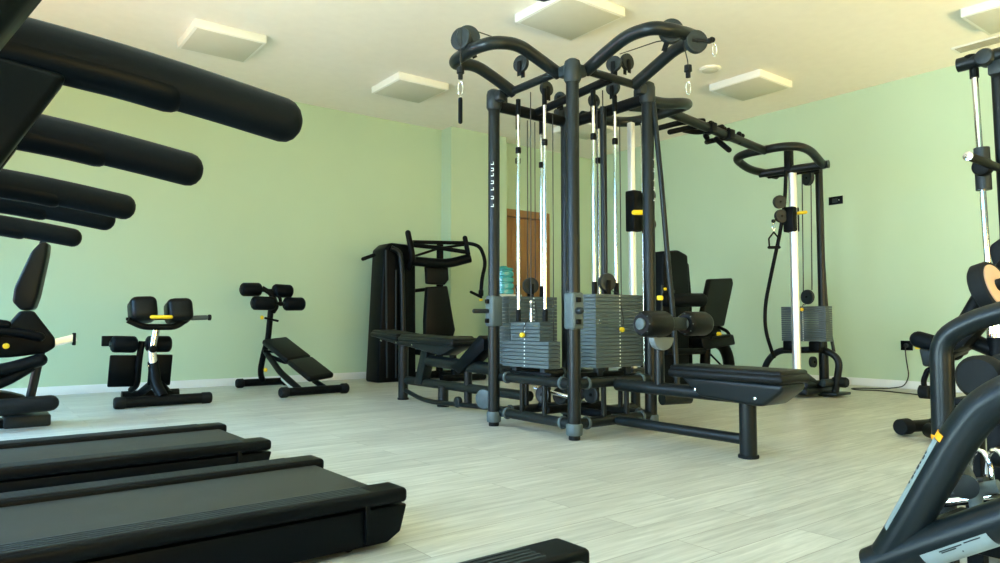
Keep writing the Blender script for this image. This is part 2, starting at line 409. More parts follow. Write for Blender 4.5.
# curved boom loops
AR = .044
MB().tube([(x0+.02, 3.70, 2.57), (3.19, 3.70, 2.625), (2.97, 3.70, 2.70), (2.78, 3.72, 2.67), (2.72, 3.84, 2.66), (2.74, 4.12, 2.66), (2.80, 4.22, 2.67), (2.97, 4.22, 2.71), (3.14, 4.22, 2.655), (x0+.02, 4.22, 2.57)], AR, .16, 20).build('boom_loop', METAL, G)
MB().tube([(3.46, y0-.0, 2.57), (3.46, 3.36, 2.635), (3.46, 3.14, 2.70), (3.48, 2.95, 2.69), (3.58, 2.90, 2.69), (3.84, 2.90, 2.71), (3.95, 2.97, 2.73), (3.96, 3.14, 2.73), (3.96, 3.33, 2.655), (3.96, y0-.0, 2.57)], AR, .16, 20).build('boom_loop', METAL, G)
MB().tube([(x1, 3.62, 2.53), at(661, 104, Y=3.62), at(684, 103, Y=3.60), at(689, 104.5, Y=3.72), (4.74, 3.90, 2.585), (4.74, 4.16, 2.58), (4.62, 4.28, 2.57), (4.4, 4.27, 2.55), (x1, 4.25, 2.53)], AR, .14, 20).build('boom_loop', METAL, G)
def pulley(c, axis, r, t=.03, parent=None, bracket=None):
    c = V(c); axis = V(axis).normalized()
    p = MB().lathe(c, axis, [(-t/2, r*.55), (-t/2-.004, r*.8), (-t/2, r*.97), (-t/4, r), (0, r*.95), (t/4, r), (t/2, r*.97), (t/2+.004, r*.8), (t/2, r*.55), (t/2, .01)], 32).build('pulley', DGREY, parent or G)
    m = MB(); m.disc(c, axis, .012, t+.02)
    if bracket is not None:
        b = V(bracket); d = (b-c).normalized()
        for s in (-1, 1): m.box((c+b)/2 + axis*s*(t/2+.008), ((b-c).length+.03, .035, .005), .002, u=d, v=axis.cross(d))
    m.build('pulley_bracket', METAL2, p)
    return p
# end pulleys and hanging cables
_c = at(468, 38, Y=3.93); pulley(_c, (.45, .9, 0), .083, .05, bracket=_c + V((.06, .0, -.10))); _c2 = at(461, 39, Y=3.95); pulley(_c2, (.9, .35, 0), .078, .03)
_c = at(671, 31.5, X=3.66); pulley(_c, (.75, .8, 0), .080, .05, bracket=_c + V((0, .05, -.09))); _c3 = at(696, 42, X=3.80); pulley(_c3, (.5, .95, 0), .076, .04)
# pulleys on top of the frame
for c, ax, r in ((at(521, 64, Y=3.9), (1, .25, 0), .062), (at(546.5, 89, Y=4.0), (0, 1, 0), .058), (at(614, 64, Y=3.72), (1, .4, 0), .062), (at(627, 62, Y=3.72), (0, 1, 0), .066), (at(613, 88, Y=3.9), (1, .2, 0), .06), (at(594, 101, Y=3.98), (0, 1, 0), .055), (at(560, 98, Y=4.2), (1, .3, 0), .05)):
    pulley(c, ax, r, .03, bracket=c - V((0, 0, .08)))
def cable(pts, r=.004, fil=.02, nm='cable'): return MB().tube(pts, r, fil, 8).build(nm, CABLE, G)
cable([at(521, 54, Y=3.9), (3.0, 3.93, 2.81), (2.72, 3.93, 2.82)]); cable([(2.655, 3.93, 2.74), (2.655, 3.93, 2.60), (2.655, 3.93, 2.53)])
cable([at(620, 54, Y=3.72), (3.70, 3.1, 2.70), (3.70, 3.0, 2.68)]); cable([_c + V((.085, -.01, .02)), (3.735, 2.87, 2.5), (3.735, 2.87, 2.46)])
for c in ((2.655, 3.93, 2.50), (3.735, 2.87, 2.445)):
    MB().lathe(V(c)+V((0, 0, .035)), (0, 0, -1), [(0, .008), (.005, .024), (.045, .026), (.05, .016), (.085, .016), (.088, .006)]).build('cable_stop', RUBBER, G)
def carabiner(c, h=.075, parent=None, nm='carabiner'):
    c = V(c); pts = [c + V((math.cos(a)*h*.17*rt.x, math.cos(a)*h*.17*rt.y, math.sin(a)*h*.5)) for a in [k*2*PI/14 for k in range(15)]]
    return MB().tube(pts, .0034, 0, 8).build(nm, CHROME, parent or G)
carabiner((2.655, 3.93, 2.385), .10); carabiner((3.735, 2.87, 2.325), .09)
m = MB(); c0 = at(709, 41, X=3.86); m.tube([c0 - V((0.1, -.06, 0)), c0], .012); m.disc(c0, (0, 0, 1), .02, .03); m.disc(c0+V((.02, -.01, .01)), (1, 0, 0), .018, .03); m.build('cable_stop', RUBBER, G)
carabiner(c0 + V((.03, -.02, -.06)), .08)

# weight stacks
def stack(cx, cy, wx, wy, zb, zt, n, holes, pin, wtop=None):
    """n plates centred on cx,cy; holes = (normal of the face with the holes); pin = height of the yellow pin"""
    h = (zt-zb)/n; first = None
    for k in range(n):
        z = zb + h*(k+.5)
        if first is None or (wtop and k == wtop[0]):
            ww = (wx, wy) if not (wtop and k >= wtop[0]) else (wtop[1], wtop[2])
            m = MB(); m.box((cx, cy, z), (ww[0], ww[1], h-.0022), .0022, seg=1); first = m.build('weight_plate', STEELP, G); zf = z
        else:
            c = first.copy(); COL.objects.link(c); c.location.z = z - zf
    m = MB(); nrm = V(holes); t_ = V((-nrm.y, nrm.x, 0))
    for k in range(n):
        q = V((cx, cy, zb+h*(k+.5)))
        d = (wx if abs(nrm.x) > .5 else wy)/2
        if wtop and k >= wtop[0]: d = (wtop[1] if abs(nrm.x) > .5 else wtop[2])/2
        m.disc(q + nrm*(d+.0005), nrm, .006, .003, seg=10)
    m.build('pin_holes', WHITE, G)
    d = (wx if abs(nrm.x) > .5 else wy)/2
    q = V((cx, cy, pin)) + nrm*(d+.02)
    pn = MB().disc(q, nrm, .019, .03, seg=14).build('selector_pin', YEL, G, 'yellow selector pin')
    MB().tube([q, q+t_*.02+V((0, 0, .06)), V((cx, cy, zt+.01))+nrm*(d*.8)+t_*.012, V((cx, cy, zt+.03))], .004, .03, 8).build('pin_lanyard', CABLE, pn)
    for s_ in (-.5, .5): MB().box((cx+s_*abs(nrm.y)*wx*.6, cy+s_*abs(nrm.x)*wy*.6, zb-.03), (.055, .055, .06), .006).build('stack_buffer', DGREY, G)
def rods(pts, za, zb_, zc):
    for x, y in pts:
        r_ = MB().tube([(x, y, za), (x, y, zb_)], .0125, seg=14).build('guide_rod', CHROME, G)
        MB().tube([(x, y, zb_-.10), (x, y, zb_+.02)], .019, seg=14).build('rod_sleeve', METAL2, r_)
        MB().disc((x, y, zc), (0, 0, 1), .022, .05).build('rod_stop', METAL2, r_)
        MB().tube([(x, y, za+.0), (x, y, za+.09)], .02, seg=14).build('rod_bushing', METAL2, r_)
# left station (facing the treadmills), low narrow stack
stack(3.385, 4.07, .115, .54, .46, .795, 12, (-1, 0, 0), .70, wtop=(7, .11, .34))
rods([(3.385, 4.21), (3.385, 3.90)], .80, 2.50, 2.12)
cable([(3.385, 4.06, .80), (3.385, 4.06, 2.54)])
MB().lathe((3.385, 4.06, .80), (0, 0, 1), [(0, .010), (.05, .010), (.06, .008), (.12, .008), (.13, .012), (.15, .012), (.16, .004)]).build('stack_rod', CHROME, G)
# right station stack (behind the front right bench)
stack(3.87, 3.70, .50, .16, .465, 1.00, 20, (0, -1, 0), .74)
rods([(3.69, 3.70), (3.92, 3.70)], 1.0, 2.50, 2.17)
pulley((3.80, 3.68, 1.09), (.25, 1, 0), .068, .035, bracket=(3.80, 3.68, 1.0)); cable([(3.79, 3.68, 1.15), (3.79, 3.70, 2.54)])
# rear left station stack
stack(3.66, 4.42, .50, .13, .465, 1.00, 18, (0, -1, 0), .76)
rods([(3.55, 4.42), (3.80, 4.42)], 1.0, 2.46, 2.10)
pulley((3.68, 4.42, 1.09), (.25, 1, 0), .068, .035, bracket=(3.68, 4.42, 1.0)); cable([(3.65, 4.42, 1.15), (3.65, 4.42, 2.45)]); cable([(3.73, 4.42, 1.15), (3.73, 4.42, 2.45)])
# rear right rods, dark column, silver column
rods([(3.86, 4.12), (4.06, 4.02)], .42, 2.46, 2.10)
MB().tube([(4.0, 3.90, .38), (4.0, 3.90, 2.50)], .026, seg=18).build('inner_column', METAL, G)
cable([(3.86, 3.83, 1.0), (3.86, 3.83, 2.50)]); cable([(3.75, 4.22, .42), (3.75, 4.22, 2.48)]); cable([(4.22, 3.93, .5), (4.22, 3.93, 2.45)])
sc = MB(); sc.box((4.40, 3.97, 1.42), (.052, .052, 2.08), .012, seg=3); sc = sc.build('adjustable_column', SATIN, G, 'bright silver column')
MB().tube([(4.49, 3.93, .36), (4.49, 3.93, 2.46)], .012).build('guide_rod', CHROME, G)
m = MB(); m.b2(4.30, 4.55, 3.88, 4.06, .30, .42, .02); m.tube([(4.42, 3.97, .3), (4.42, 3.97, 0)], .04); m.tube([(x1, 3.97, .105), (4.42, 3.97, .105)], .035); m.build('column_base', METAL, G)
cr = MB(); cr.box((4.40, 3.95, 1.71), (.10, .10, .34), .012); cr = cr.build('carriage', METAL2, G)
MB().tube([at(634, 212.5, Y=3.84), at(645, 212.5, Y=3.80)], .020, cap=True).build('carriage_knob', YEL, cr, 'yellow knob')
for z in (1.84, 1.60): pulley((4.49, 3.86, z), (.3, 1, 0), .055, .035, parent=cr)
# adjuster sleeves on the front posts
for x, y, z0, z1, hd in ((x0, y0, .745, 1.0, (-.2, -1)), (x0-.045, y1, .76, 1.0, (-1, .15))):
    s = MB(); s.box((x, y, (z0+z1)/2), (.104, .104, z1-z0), .02, seg=3); s = s.build('adjuster_sleeve', GREY, G, 'grey sleeve')
    m = MB(); n = V((hd[0], hd[1], 0)).normalized(); c = V((x, y, (z0+z1)/2))
    for dz in (-.075, .075): m.box(c + n*.058 + V((0, 0, dz)), (.03, .035, .035), .006, u=n)
    m.build('pivot_lug', METAL2, s)
    MB().tube([c + n*.05, c + n*(.17 if y > 4 else .085)], .017 if y > 4 else .024, cap=True).build('adjuster_handle', DGREY, s)
# front right bench with thigh rollers
bx_, by_ = 3.71, 2.46
MB().tube([(bx_, 3.5, .105), (bx_, by_, .105)], .033, seg=20).build('bench_lower_bar', METAL, G)
MB().tube([(bx_, 3.5, .355), (bx_, by_+.05, .355)], .042, seg=20).build('bench_upper_bar', METAL, G)
lg = MB().tube([(bx_, by_, .012), (bx_, by_, .37)], .050, seg=24).build('bench_leg', METAL, G)
MB().disc((bx_, by_, .010), (0, 0, 1), .060, .02).build('foot', RUBBER, lg)
m = MB(); m.poly([(bx_, 2.86, .46), (bx_, 2.80, .41), (bx_, 2.72, .345), (bx_, 2.33, .32), (bx_, 2.28, .325), (bx_, 2.17, .41), (bx_, 2.155, .455)], (.24, 0, 0), .02, 3); br = m.build('seat_bracket', METAL, G)
m = MB()
for y, z in ((2.74, .385), (2.33, .365)): m.disc((bx_-.122, y, z), (1, 0, 0), .010, .012, seg=12)
m.build('bolt', CHROME, br, 'chrome bolts')
m = MB(); m.box((bx_, 2.54, .480), (.31, .79, .055), .024, seg=4); m.box((bx_, 2.54, .508), (.285, .77, .04), .019, seg=4); m.build('bench_seat', VINYL, G)
MB().tube([(bx_, 3.12, .36), (bx_, 3.12, .66)], .033, seg=20).build('roller_post', GREY if 0 else METAL, G)
a = [(bx_ + math.cos(k*PI/10)*.10 - .03, 3.075, .695 - math.sin(k*PI/10)*.085) for k in range(11)]
MB().poly(a, (0, .05, 0), .006)  .build('roller_cradle', CRAD, G, 'grey half-round cradle')
MB().box((bx_+.03, 3.04, .785), (.22, .10, .085), .012).build('roller_clamp', DGREY, G)
for xa, xb in ((3.42, 3.67), (3.85, 4.08)):
    r_ = MB().lathe((xa, 3.02, .785), (1, 0, 0), [(0, .062), (.012, .076), (.03, .082), (xb-xa-.03, .082), (xb-xa-.012, .076), (xb-xa, .062)], 32).build('foam_roller', VINYL, G)
    m = MB(); m.disc((xa-.004, 3.02, .785), (1, 0, 0), .038, .02); 
    for k in range(8):
        an = k*PI/4; m.box((xa+.008, 3.02+math.cos(an)*.058, .785+math.sin(an)*.058), (.012, .026, .008), .002, v=(0, math.cos(an), math.sin(an)))
    m.build('end_disc', GREY, r_)
# lever tube right of the front right post
lv = MB().tube([(x1+.02, 3.50, 2.46), (x1+.06, 3.47, 1.9), (x1+.10, 3.45, 1.3), (x1+.10, 3.40, .80), (x1+.08, 3.36, .34)], .020, .2).build('lever_arm', METAL, G)
MB().disc(at(660, 298, Y=3.42), (0, 0, 1), .024, .035).build('lever_knob', YEL, lv, 'yellow knob')
# left bench of the gym
lx = 3.66
for ya, yb, za, zb_ in ((6.90, 6.33, .665, .625), (6.30, 5.30, .625, .60)):
    d = V((0, yb-ya, zb_-za)); c = V((lx, (ya+yb)/2, (za+zb_)/2))
    m = MB(); m.box(c, (.32, d.length, .05), .02, v=d, seg=3); m.box(c+V((0, 0, .028)), (.29, d.length-.03, .04), .018, v=d, seg=3); m.build('bench_seat', VINYL, G)
m = MB(); m.poly([(lx, 6.9, .63), (lx, 6.4, .56), (lx, 6.25, .555), (lx, 5.6, .48), (lx, 5.35, .57), (lx, 5.4, .585)], (.2, 0, 0), .012); m.build('seat_bracket', METAL, G)
m = MB()
for y, z in ((6.75, .60), (6.42, .585), (6.1, .57)): m.disc((lx-.105, y, z), (1, 0, 0), .010, .012, seg=12)
m.build('bolt', CHROME, G, 'chrome bolts')
for y, z in ((6.42, .56), (5.66, .19)):
    lg = MB().tube([(lx-.02, y, .012), (lx-.02, y, z)], .050, seg=24).build('bench_leg', METAL, G); MB().disc((lx-.02, y, .010), (0, 0, 1), .058, .02).build('foot', RUBBER, lg)
MB().tube([(lx, 6.42, .20), (lx, y1+.02, .20)], .042, seg=20).build('bench_lower_bar', METAL, G)
MB().tube([(lx, 5.95, .42), (lx, y1+.02, .375)], .055, seg=20).build('bench_upper_bar', METAL, G)
MB().tube([(lx, 5.28, .06), (lx, 5.28, .42)], .036, seg=20).build('bench_post', METAL, G)
MB().tube([(lx-.03, 6.35, .10), (lx-.08, 5.9, .035), (lx-.05, 5.35, .05), (lx, 4.6, .07)], .022, .3).build('floor_rail', METAL, G)
m = MB(); m.poly([(lx, 6.02, .53), (lx, 5.90, .53), (lx, 6.02, .18), (lx, 6.16, .18)], (.10, 0, 0), .01); m.build('bench_brace', METAL, G)
m = MB(); m.poly([at(455, 366, X=lx), at(462, 362, X=lx), at(485, 335, X=lx), at(490, 339, X=lx), at(490, 350, X=lx), at(465, 374, X=lx)], (.14, 0, 0), .012); m.build('foot_plate', PLAST, G)
wl = MB().disc(at(458, 402, X=lx-.05), (1, 0, 0), .05, .045).build('wheel', DGREY, G)
MB().disc(at(484, 399, X=3.6), (1, .3, 0), .085, .03).build('low_pulley', GREY, G)
# low pulleys and brackets inside the base
for c in ((3.62, 4.0, .24), (3.80, 3.85, .25), (3.45, 4.0, .26), (3.9, 4.1, .24)): pulley(c, (1, .2, 0), .065, .03)
m = MB(); m.b2(3.48, 3.98, 3.68, 3.78, .395, .43, .006); m.b2(3.35, 3.44, 3.80, 4.34, .395, .43, .006); m.b2(3.42, 3.90, 4.37, 4.47, .395, .43, .006); m.tube([(3.40, 3.9, .16), (3.95, 3.9, .16)], .03); m.tube([(3.72, 3.6, .13), (3.72, 4.35, .13)], .03); m.build('stack_shelf', METAL2, G)
MB().tube([(3.46, 4.12, .30), (3.62, 3.92, .24)], .016).build('damper', CHROME, G, 'chrome rod')
MB().tube([(x1-.02, 3.42, .235), (x1+.22, 3.36, .235)], .045, cap=False).build('side_stub', METAL, G)
# overhead crossover bar
MB().tube([(4.40, 3.97, 2.60), (4.80, 3.97, 2.645), (6.45, 4.02, 2.535)], .042, .2, 20).build('crossover_bar', METAL, G)
for x in (5.50, 5.78):
    m = MB(); zz = 2.645 - (x-4.8)*.0667; m.box((x, 3.98, zz), (.08, .10, .098), .012); m.disc((x-.0, 3.98, zz+.055), (0, 0, 1), .016, .03); m.build('bar_clamp', METAL2, G)
def gp(*q): return [at(px, py, Y=y) for px, py, y in q]
for pts in (gp((703, 121, 3.99), (682, 122, 4.12), (659, 128, 4.30)), gp((712, 124, 3.99), (692, 127, 4.12), (670, 132, 4.26)), gp((722, 127, 4.0), (712, 130, 4.08), (697, 132.5, 4.15), (684, 130, 4.2)),
        gp((724, 129, 4.0), (711, 131, 4.12), (705, 135, 4.2), (707, 138, 4.2)), gp((742, 136, 4.0), (727, 137, 4.08), (707, 142, 4.2)), gp((716, 139, 4.1), (729, 150, 3.95)), gp((739, 134, 4.0), (739, 142, 4.0))):
    MB().tube(pts, .026, .10, 14, cap=True).build('pull_up_grip', METAL2, G)
# remote column
MB().tube([(7.25, 4.38, 2.44), (6.80, 4.44, 2.46), (6.50, 4.40, 2.53), (6.44, 4.25, 2.545), (6.44, 3.85, 2.54), (6.55, 3.72, 2.54), (6.75, 3.70, 2.52), (7.02, 3.74, 2.44), (7.12, 3.76, 2.43)], .043, .14, 20).build('boom_loop', METAL, G)
MB().tube([(6.98, 4.42, 2.43), (7.10, 3.70, 2.43)], .042, seg=20).build('column_head', METAL, G)
MB().tube([(7.05, 4.36, 2.41), (7.14, 3.82, 2.41)], .035).build('column_head', METAL2, G)
m = MB(); m.box((7.03, 4.10, 2.53), (.08, .08, .26), .015); m.build('head_mount', METAL2, G)
SC = (7.06, 4.08)
MB().tube([(SC[0], SC[1], .15), (SC[0], SC[1], 2.44)], .043, seg=24).build('adjustable_column', SATIN, G, 'silver column')
# end dark post and guard tubes
MB().tube([(7.46, 4.0, .1), (7.46, 4.0, 2.48)], .040, seg=20).build('post', METAL, G)
MB().tube([(7.46, 4.0, 2.44), (7.05, 4.10, 2.44)], .03).build('column_head', METAL2, G)
MB().tube([at(819, 180, X=7.5), at(822, 240, X=7.5), at(827, 315, X=7.5), at(834, 352, X=7.5)], .018, .3).build('guard_tube', METAL, G)
pulley(at(808, 178, X=7.3), (1, -.45, 0), .085, .04)
pulley(at(807.5, 297, X=7.3), (1, -.2, 0), .080, .035)
MB().tube([at(802, 172, X=7.3), at(803.5, 300, X=7.3)], .006, 0, 8).build('cable', CABLE, G); MB().tube([at(811, 180, X=7.3), at(812, 290, X=7.3)], .006, 0, 8).build('cable', CABLE, G)
stack(7.34, 4.12, .14, .51, .585, .965, 16, (-1, 0, 0), .93)
for y_ in (4.31, 4.01): MB().b2(7.28, 7.42, y_-.06, y_+.06, .48, .585, .01).build('stack_buffer', METAL2, G)
# arch base
hb = 7.42
MB().tube([(hb, 4.76, .02), (hb, 4.66, .34), (hb, 4.52, .47), (hb, 3.96, .50), (hb, 3.80, .40), (hb, 3.86, .05)], .036, .12, 20).build('base_arch', METAL, G)
m = MB(); m.b2(7.0, 7.55, 3.94, 4.26, .03, .10, .02); m.b2(7.30, 7.60, 3.78, 4.02, .02, .05, .01); m.tube([(7.46, 4.0, .05), (7.46, 4.0, .5)], .05); m.tube([(7.0, 4.1, .14), (7.5, 3.9, .14)], .035); m.poly([at(786, 372, X=7.2), at(800, 372, X=7.2), at(815, 384, X=7.2), at(813, 390, X=7.2), at(786, 384, X=7.2)], (.25, 0, 0), .01); m.build('base_plate', METAL, G)
MB().disc((7.40, 3.93, .025), (0, 0, 1), .10, .035).build('foot', RUBBER, G)
MB().disc(at(828, 383, X=7.35), (-1, .1, 0), .045, .2).build('base_roller', DGREY, G)
MB().lathe(at(838, 382, X=7.45), (0, -1, 0), [(-.05, .05), (-.03, .055), (.08, .055), (.10, .045)]).build('base_roller', RUBBER, G)
pulley(at(813, 362, X=7.35), (0, 1, 0), .06, .035)
# carriage on the column
cr = MB(); cr.box((7.05, 4.10, 1.89), (.125, .125, .27), .015); cr = cr.build('carriage', METAL2, G)
for px, py in ((779.5, 202), (781, 216)): pulley(at(px, py, Y=4.16), (.5, 1, 0), .072, .04, parent=cr)
kn = at(803, 212.5, X=7.0)
MB().tube([kn + V((0, .05, 0)), kn + V((0, -.03, 0))], .018, cap=True).build('carriage_knob', YEL, cr, 'yellow knob')
MB().tube([at(786, 170, X=7.0), at(785, 200, X=7.0), at(781, 228, X=7.0), at(771, 275, X=7.0), at(765, 305, X=7.0), at(765, 330, X=7.0), at(774, 358, X=7.1)], .020, .5, 10).build('guard_tube', METAL2, G)
cs = at(773.5, 221, Y=4.22)
MB().disc(cs, (0, 0, 1), .022, .035).build('cable_stop', RUBBER, G)
carabiner(cs - V((0, 0, .06)), .08)
# things clipped on: handles
hc = cs - V((0, 0, .11))
t = thing('stirrup_grip', 'black stirrup handle hanging from the remote silver column carriage', 'handle', tuple(hc))
u = rt
hp = lambda a, z: hc + u*a + V((0, 0, z))
MB().tube([hp(-.05, -.17), hp(-.055, -.08), hp(0, -.01), hp(.055, -.08), hp(.05, -.17)], .009, .01, 10).build('strap_frame', METAL2, t)
MB().tube([hp(-.055, -.175), hp(.055, -.175)], .016, cap=True).build('grip', FOAM, t)
t = thing('stick_handle', 'slim black foam stick handle hanging from the left boom pulley', 'handle', (2.655, 3.93, 2.34))
MB().tube([(2.655, 3.93, 2.326), (2.655, 3.93, 2.31)], .006).build('clip', CHROME, t)
MB().tube([(2.655, 3.93, 2.31), (2.655, 3.93, 2.155)], .015, cap=True).build('grip', FOAM, t)

# ================================================================== HYPEREXTENSION BENCH
H = thing('hyperextension_bench', 'black back extension bench with two square hip pads and a yellow lever', 'exercise bench', (1.57, 7.5, 0))
hy = 7.30
b = MB().tube([V((at(121, 401, Y=hy).x, hy, .055)), V((at(206, 396, Y=hy).x, hy, .055))], .05, seg=20)
b = b.build('base_bar', METAL2, H)
for q in ((120, 402), (206, 396)): MB().lathe(V((at(*q, Y=hy).x, hy, .055)), (1, 0, 0), [(-.05, .045), (-.035, .055), (.035, .055), (.05, .045)]).build('end_cap', RUBBER, b)
MB().tube([(1.32, 8.05, .05), (1.86, 8.05, .05)], .045).build('base_bar', METAL2, H)
MB().tube([at(163, 397, Y=hy), at(156, 385, Y=7.4), at(153, 362, Y=7.5)], .05, .12).build('spine', METAL2, H)
MB().tube([at(154, 376, Y=7.48), at(152, 350, Y=7.48)], .038).build('scale_tube', SATIN, H, 'silver scale sleeve')
MB().tube([at(152, 352, Y=7.5), at(157, 325, Y=7.5)], .035).build('upper_post', CHROME, H)
MB().tube([(1.62, 7.4, .10), (1.57, 7.7, .22), (1.50, 8.05, .07)], .04, .2).build('spine', METAL2, H)
for (cx, cy, hw, hh) in ((142.5, 310, 12.5, 12), (178.5, 311.5, 14, 12)):
    c = at(cx, cy, Y=7.45)
    MB().box(c, (.235, .26, .23), .06, seg=4, u=(1, 0, .05), v=(0, 1, -.25)).build('hip_pad', VINYL, H)
MB().tube([at(128, 320, Y=7.4), at(143, 327, Y=7.4), at(176, 327, Y=7.4), at(188, 318, Y=7.4)], .03, .06).build('pad_frame', METAL2, H)
MB().tube([at(152, 317, Y=7.30), at(171, 317, Y=7.30)], .018, cap=True).build('lever', YEL, H, 'yellow lever')
MB().tube([at(126, 319, Y=7.45), at(210, 318, Y=7.45)], .014).build('grip_bar', METAL2, H)
MB().tube([at(192, 318, Y=7.45), at(206, 317.5, Y=7.45)], .024, cap=True).build('hand_grip', GREY, H, 'grey grip'); MB().disc(at(209.5, 317.5, Y=7.45), (1, 0, 0), .03, .03).build('end_cap', RUBBER, H)
for a_, b_ in (((111, 344), (137, 344.5)), ((146, 344), (171, 344))):
    A = at(*a_, Y=7.6); B = at(*b_, Y=7.6); L = (B-A).length
    r_ = MB().lathe(A, B-A, [(0, .055), (.015, .075), (.03, .08), (L-.03, .08), (L-.015, .075), (L, .055)], 28).build('foam_roller', FOAM, H)
    MB().disc(A - V((.004, 0, 0)), (1, 0, 0), .03, .02).build('end_disc', DGREY, r_)
MB().tube([at(113, 344, Y=7.62), at(170, 344, Y=7.62)], .018).build('roller_axle', METAL2, H)
MB().box(at(110, 341, Y=7.7), (.14, .05, .10), .006).build('knee_plate', METAL2, H)
for q, w_ in (((122, 371), .23), ((160, 370), .21)):
    MB().box(at(*q, Y=7.65), (w_, .03, .31), .012, u=(1, 0, -.03), v=(0, 1, .15)).build('foot_plate', PLAST, H)
MB().tube([at(142, 341, Y=7.6), at(139, 360, Y=7.6), at(137, 385, Y=7.7), at(131, 390, Y=7.8)], .03, .08).build('rear_arm', METAL2, H)
MB().disc(at(153, 349, Y=7.42), (0, 1, 0), .035, .05).build('pivot', METAL2, H)
for q in ((153, 356), (148, 366)): MB().disc(at(*q, Y=7.44), (0, 1, 0), .008, .02).build('bolt', CHROME, H)

# ================================================================== SIT-UP BENCH
S = thing('sit_up_bench', 'black decline sit-up bench with four foam leg rollers in front of the green wall', 'exercise bench', (3.0, 8.0, 0))
fb, rb = 7.32, 8.72
def base(P, Q):
    b = MB().tube([P, Q], .045, seg=20).build('base_bar', METAL2, S)
    for q in (P, Q): MB().lathe(q, P-Q, [(-.045, .045), (-.03, .056), (.03, .056), (.045, .045)]).build('end_cap', RUBBER, b)
def gz(p, z): return V((p.x, p.y, z))
base(gz(at(284, 395, Y=fb), .057), gz(at(344, 389, Y=fb+.05), .057)); base(gz(at(240, 385, Y=rb), .057), gz(at(286, 382, Y=rb), .057))
A = at(274, 340, Y=8.35); B = at(322, 378, Y=7.45)
d = B-A; side = V((1, 0, 0))
P0 = A; P1 = A + d*.55; P2 = A + d*1.0
for p, q in ((P0, P1 - d*.01), (P1, P2)):
    m = MB(); m.box((p+q)/2, ((q-p).length, .33, .07), .03, u=(q-p), v=side, seg=4); m.build('back_pad', VINYL, S)
n_ = d.normalized().cross(side); n_ = n_ if n_.z < 0 else -n_
MB().tube([A + n_*.07 + V((0, .1, 0)), B + n_*.08 - d*.15], .03).build('pad_frame', METAL2, S)
MB().tube([gz(at(263, 381, Y=rb), .06), at(260, 372, Y=8.6), at(264, 352, Y=8.5), at(268, 340, Y=8.45), at(271, 308, Y=8.4), at(272, 296, Y=8.4)], .035, .12).build('upright', METAL2, S)
MB().tube([at(266, 352, Y=8.45), at(280, 372, Y=7.8), gz(at(300, 392, Y=fb+.02), .07)], .035, .1).build('spine', METAL2, S)
MB().tube([at(284, 378, Y=7.75), at(297, 390, Y=7.4)], .037).build('scale_tube', SATIN, S, 'silver scale sleeve')
MB().tube([B + n_*.1 - d*.12, gz(at(326, 389, Y=fb+.03), .07)], .03).build('front_strut', METAL2, S)
MB().tube([at(268, 356, Y=8.3), at(285, 362, Y=8.0), at(296, 362, Y=7.8)], .025).build('brace', METAL2, S)
for (a_, b_, y) in (((241, 289.5), (261, 289.5), 8.35), ((273, 290.5), (292, 291.5), 8.35), ((252, 303), (275, 303.5), 8.25), ((284, 304), (304, 304), 8.25)):
    A_ = at(*a_, Y=y); B_ = at(*b_, Y=y); L = (B_-A_).length
    r_ = MB().lathe(A_, B_-A_, [(0, .055), (.012, .07), (.03, .080), (L-.03, .080), (L-.012, .07), (L, .055)], 28).build('foam_roller', FOAM, S)
    MB().disc(A_ - V((.004, 0, 0)), (1, 0, 0), .03, .02).build('end_disc', DGREY, r_)
MB().tube([at(245, 290, Y=8.36), at(288, 291, Y=8.36)], .02).build('roller_axle', METAL2, S); MB().tube([at(256, 303, Y=8.26), at(300, 304, Y=8.26)], .02).build('roller_axle', METAL2, S)
MB().tube([at(262, 288, Y=8.36), at(272, 294, Y=8.34), at(277, 306, Y=8.3), at(273, 312, Y=8.35)], .03, .06).build('roller_arm', METAL2, S)
MB().tube([at(268, 290, Y=8.36), at(280, 296, Y=8.3), at(281, 306, Y=8.3)], .02, .06).build('roller_arm', METAL2, S)
MB().tube([at(265, 318, Y=8.35), at(278, 321, Y=8.4)], .014).build('adjuster_pin', METAL2, S); MB().disc(at(262, 317.5, Y=8.35), (1, 0, 0), .024, .03).build('adjuster_knob', YEL, S, 'yellow knob')
MB().disc(at(265.5, 370, Y=8.0), (1, .2, 0), .022, .03).build('adjuster_knob', YEL, S, 'yellow knob')
MB().tube([at(263, 351, Y=8.3), at(274, 352, Y=8.3)], .014).build('adjuster_pin', METAL2, S)

# ================================================================== SHOULDER PRESS MACHINE
SP = thing('shoulder_press_machine', 'tall black press machine with weight tower, seat and overhead arms beside the pilaster', 'gym machine', (5.0, 8.5, 0))
def q8(px, py, Y=8.45): return at(px, py, Y=Y)
m = MB(); m.poly([(4.34, 8.5, 0), (4.92, 8.5, 0), (4.90, 8.5, 1.70), (4.78, 8.5, 1.84), (4.52, 8.5, 1.85), (4.42, 8.5, 1.76)], (0, .36, 0), .03, 3); tw = m.build('weight_tower', PLAST, SP)
for a_, b_ in (((386, 250), (387, 378)), ((396, 270), (396, 378))):
    MB().tube([q8(*a_, Y=8.30), q8(*b_, Y=8.30)], .012).build('tower_trim', DGREY, tw)
MB().tube([q8(391, 248, 8.3), q8(400, 252, 8.26), q8(402, 270, 8.24), q8(404, 378, 8.22)], .035, .2).build('tower_tube', METAL, SP)
MB().tube([q8(404, 246, 8.4), q8(408, 262, 8.4), q8(409, 378, 8.4)], .05, .2).build('tower_tube', METAL2, SP)
MB().tube([q8(363, 259), q8(374, 255)], .025, cap=True).build('side_knob', METAL2, SP)
MB().tube([q8(408, 233, 8.25), q8(413, 258, 8.2), q8(409, 268, 8.3)], .04, .1, cap=True).build('pivot_arm', METAL2, SP)
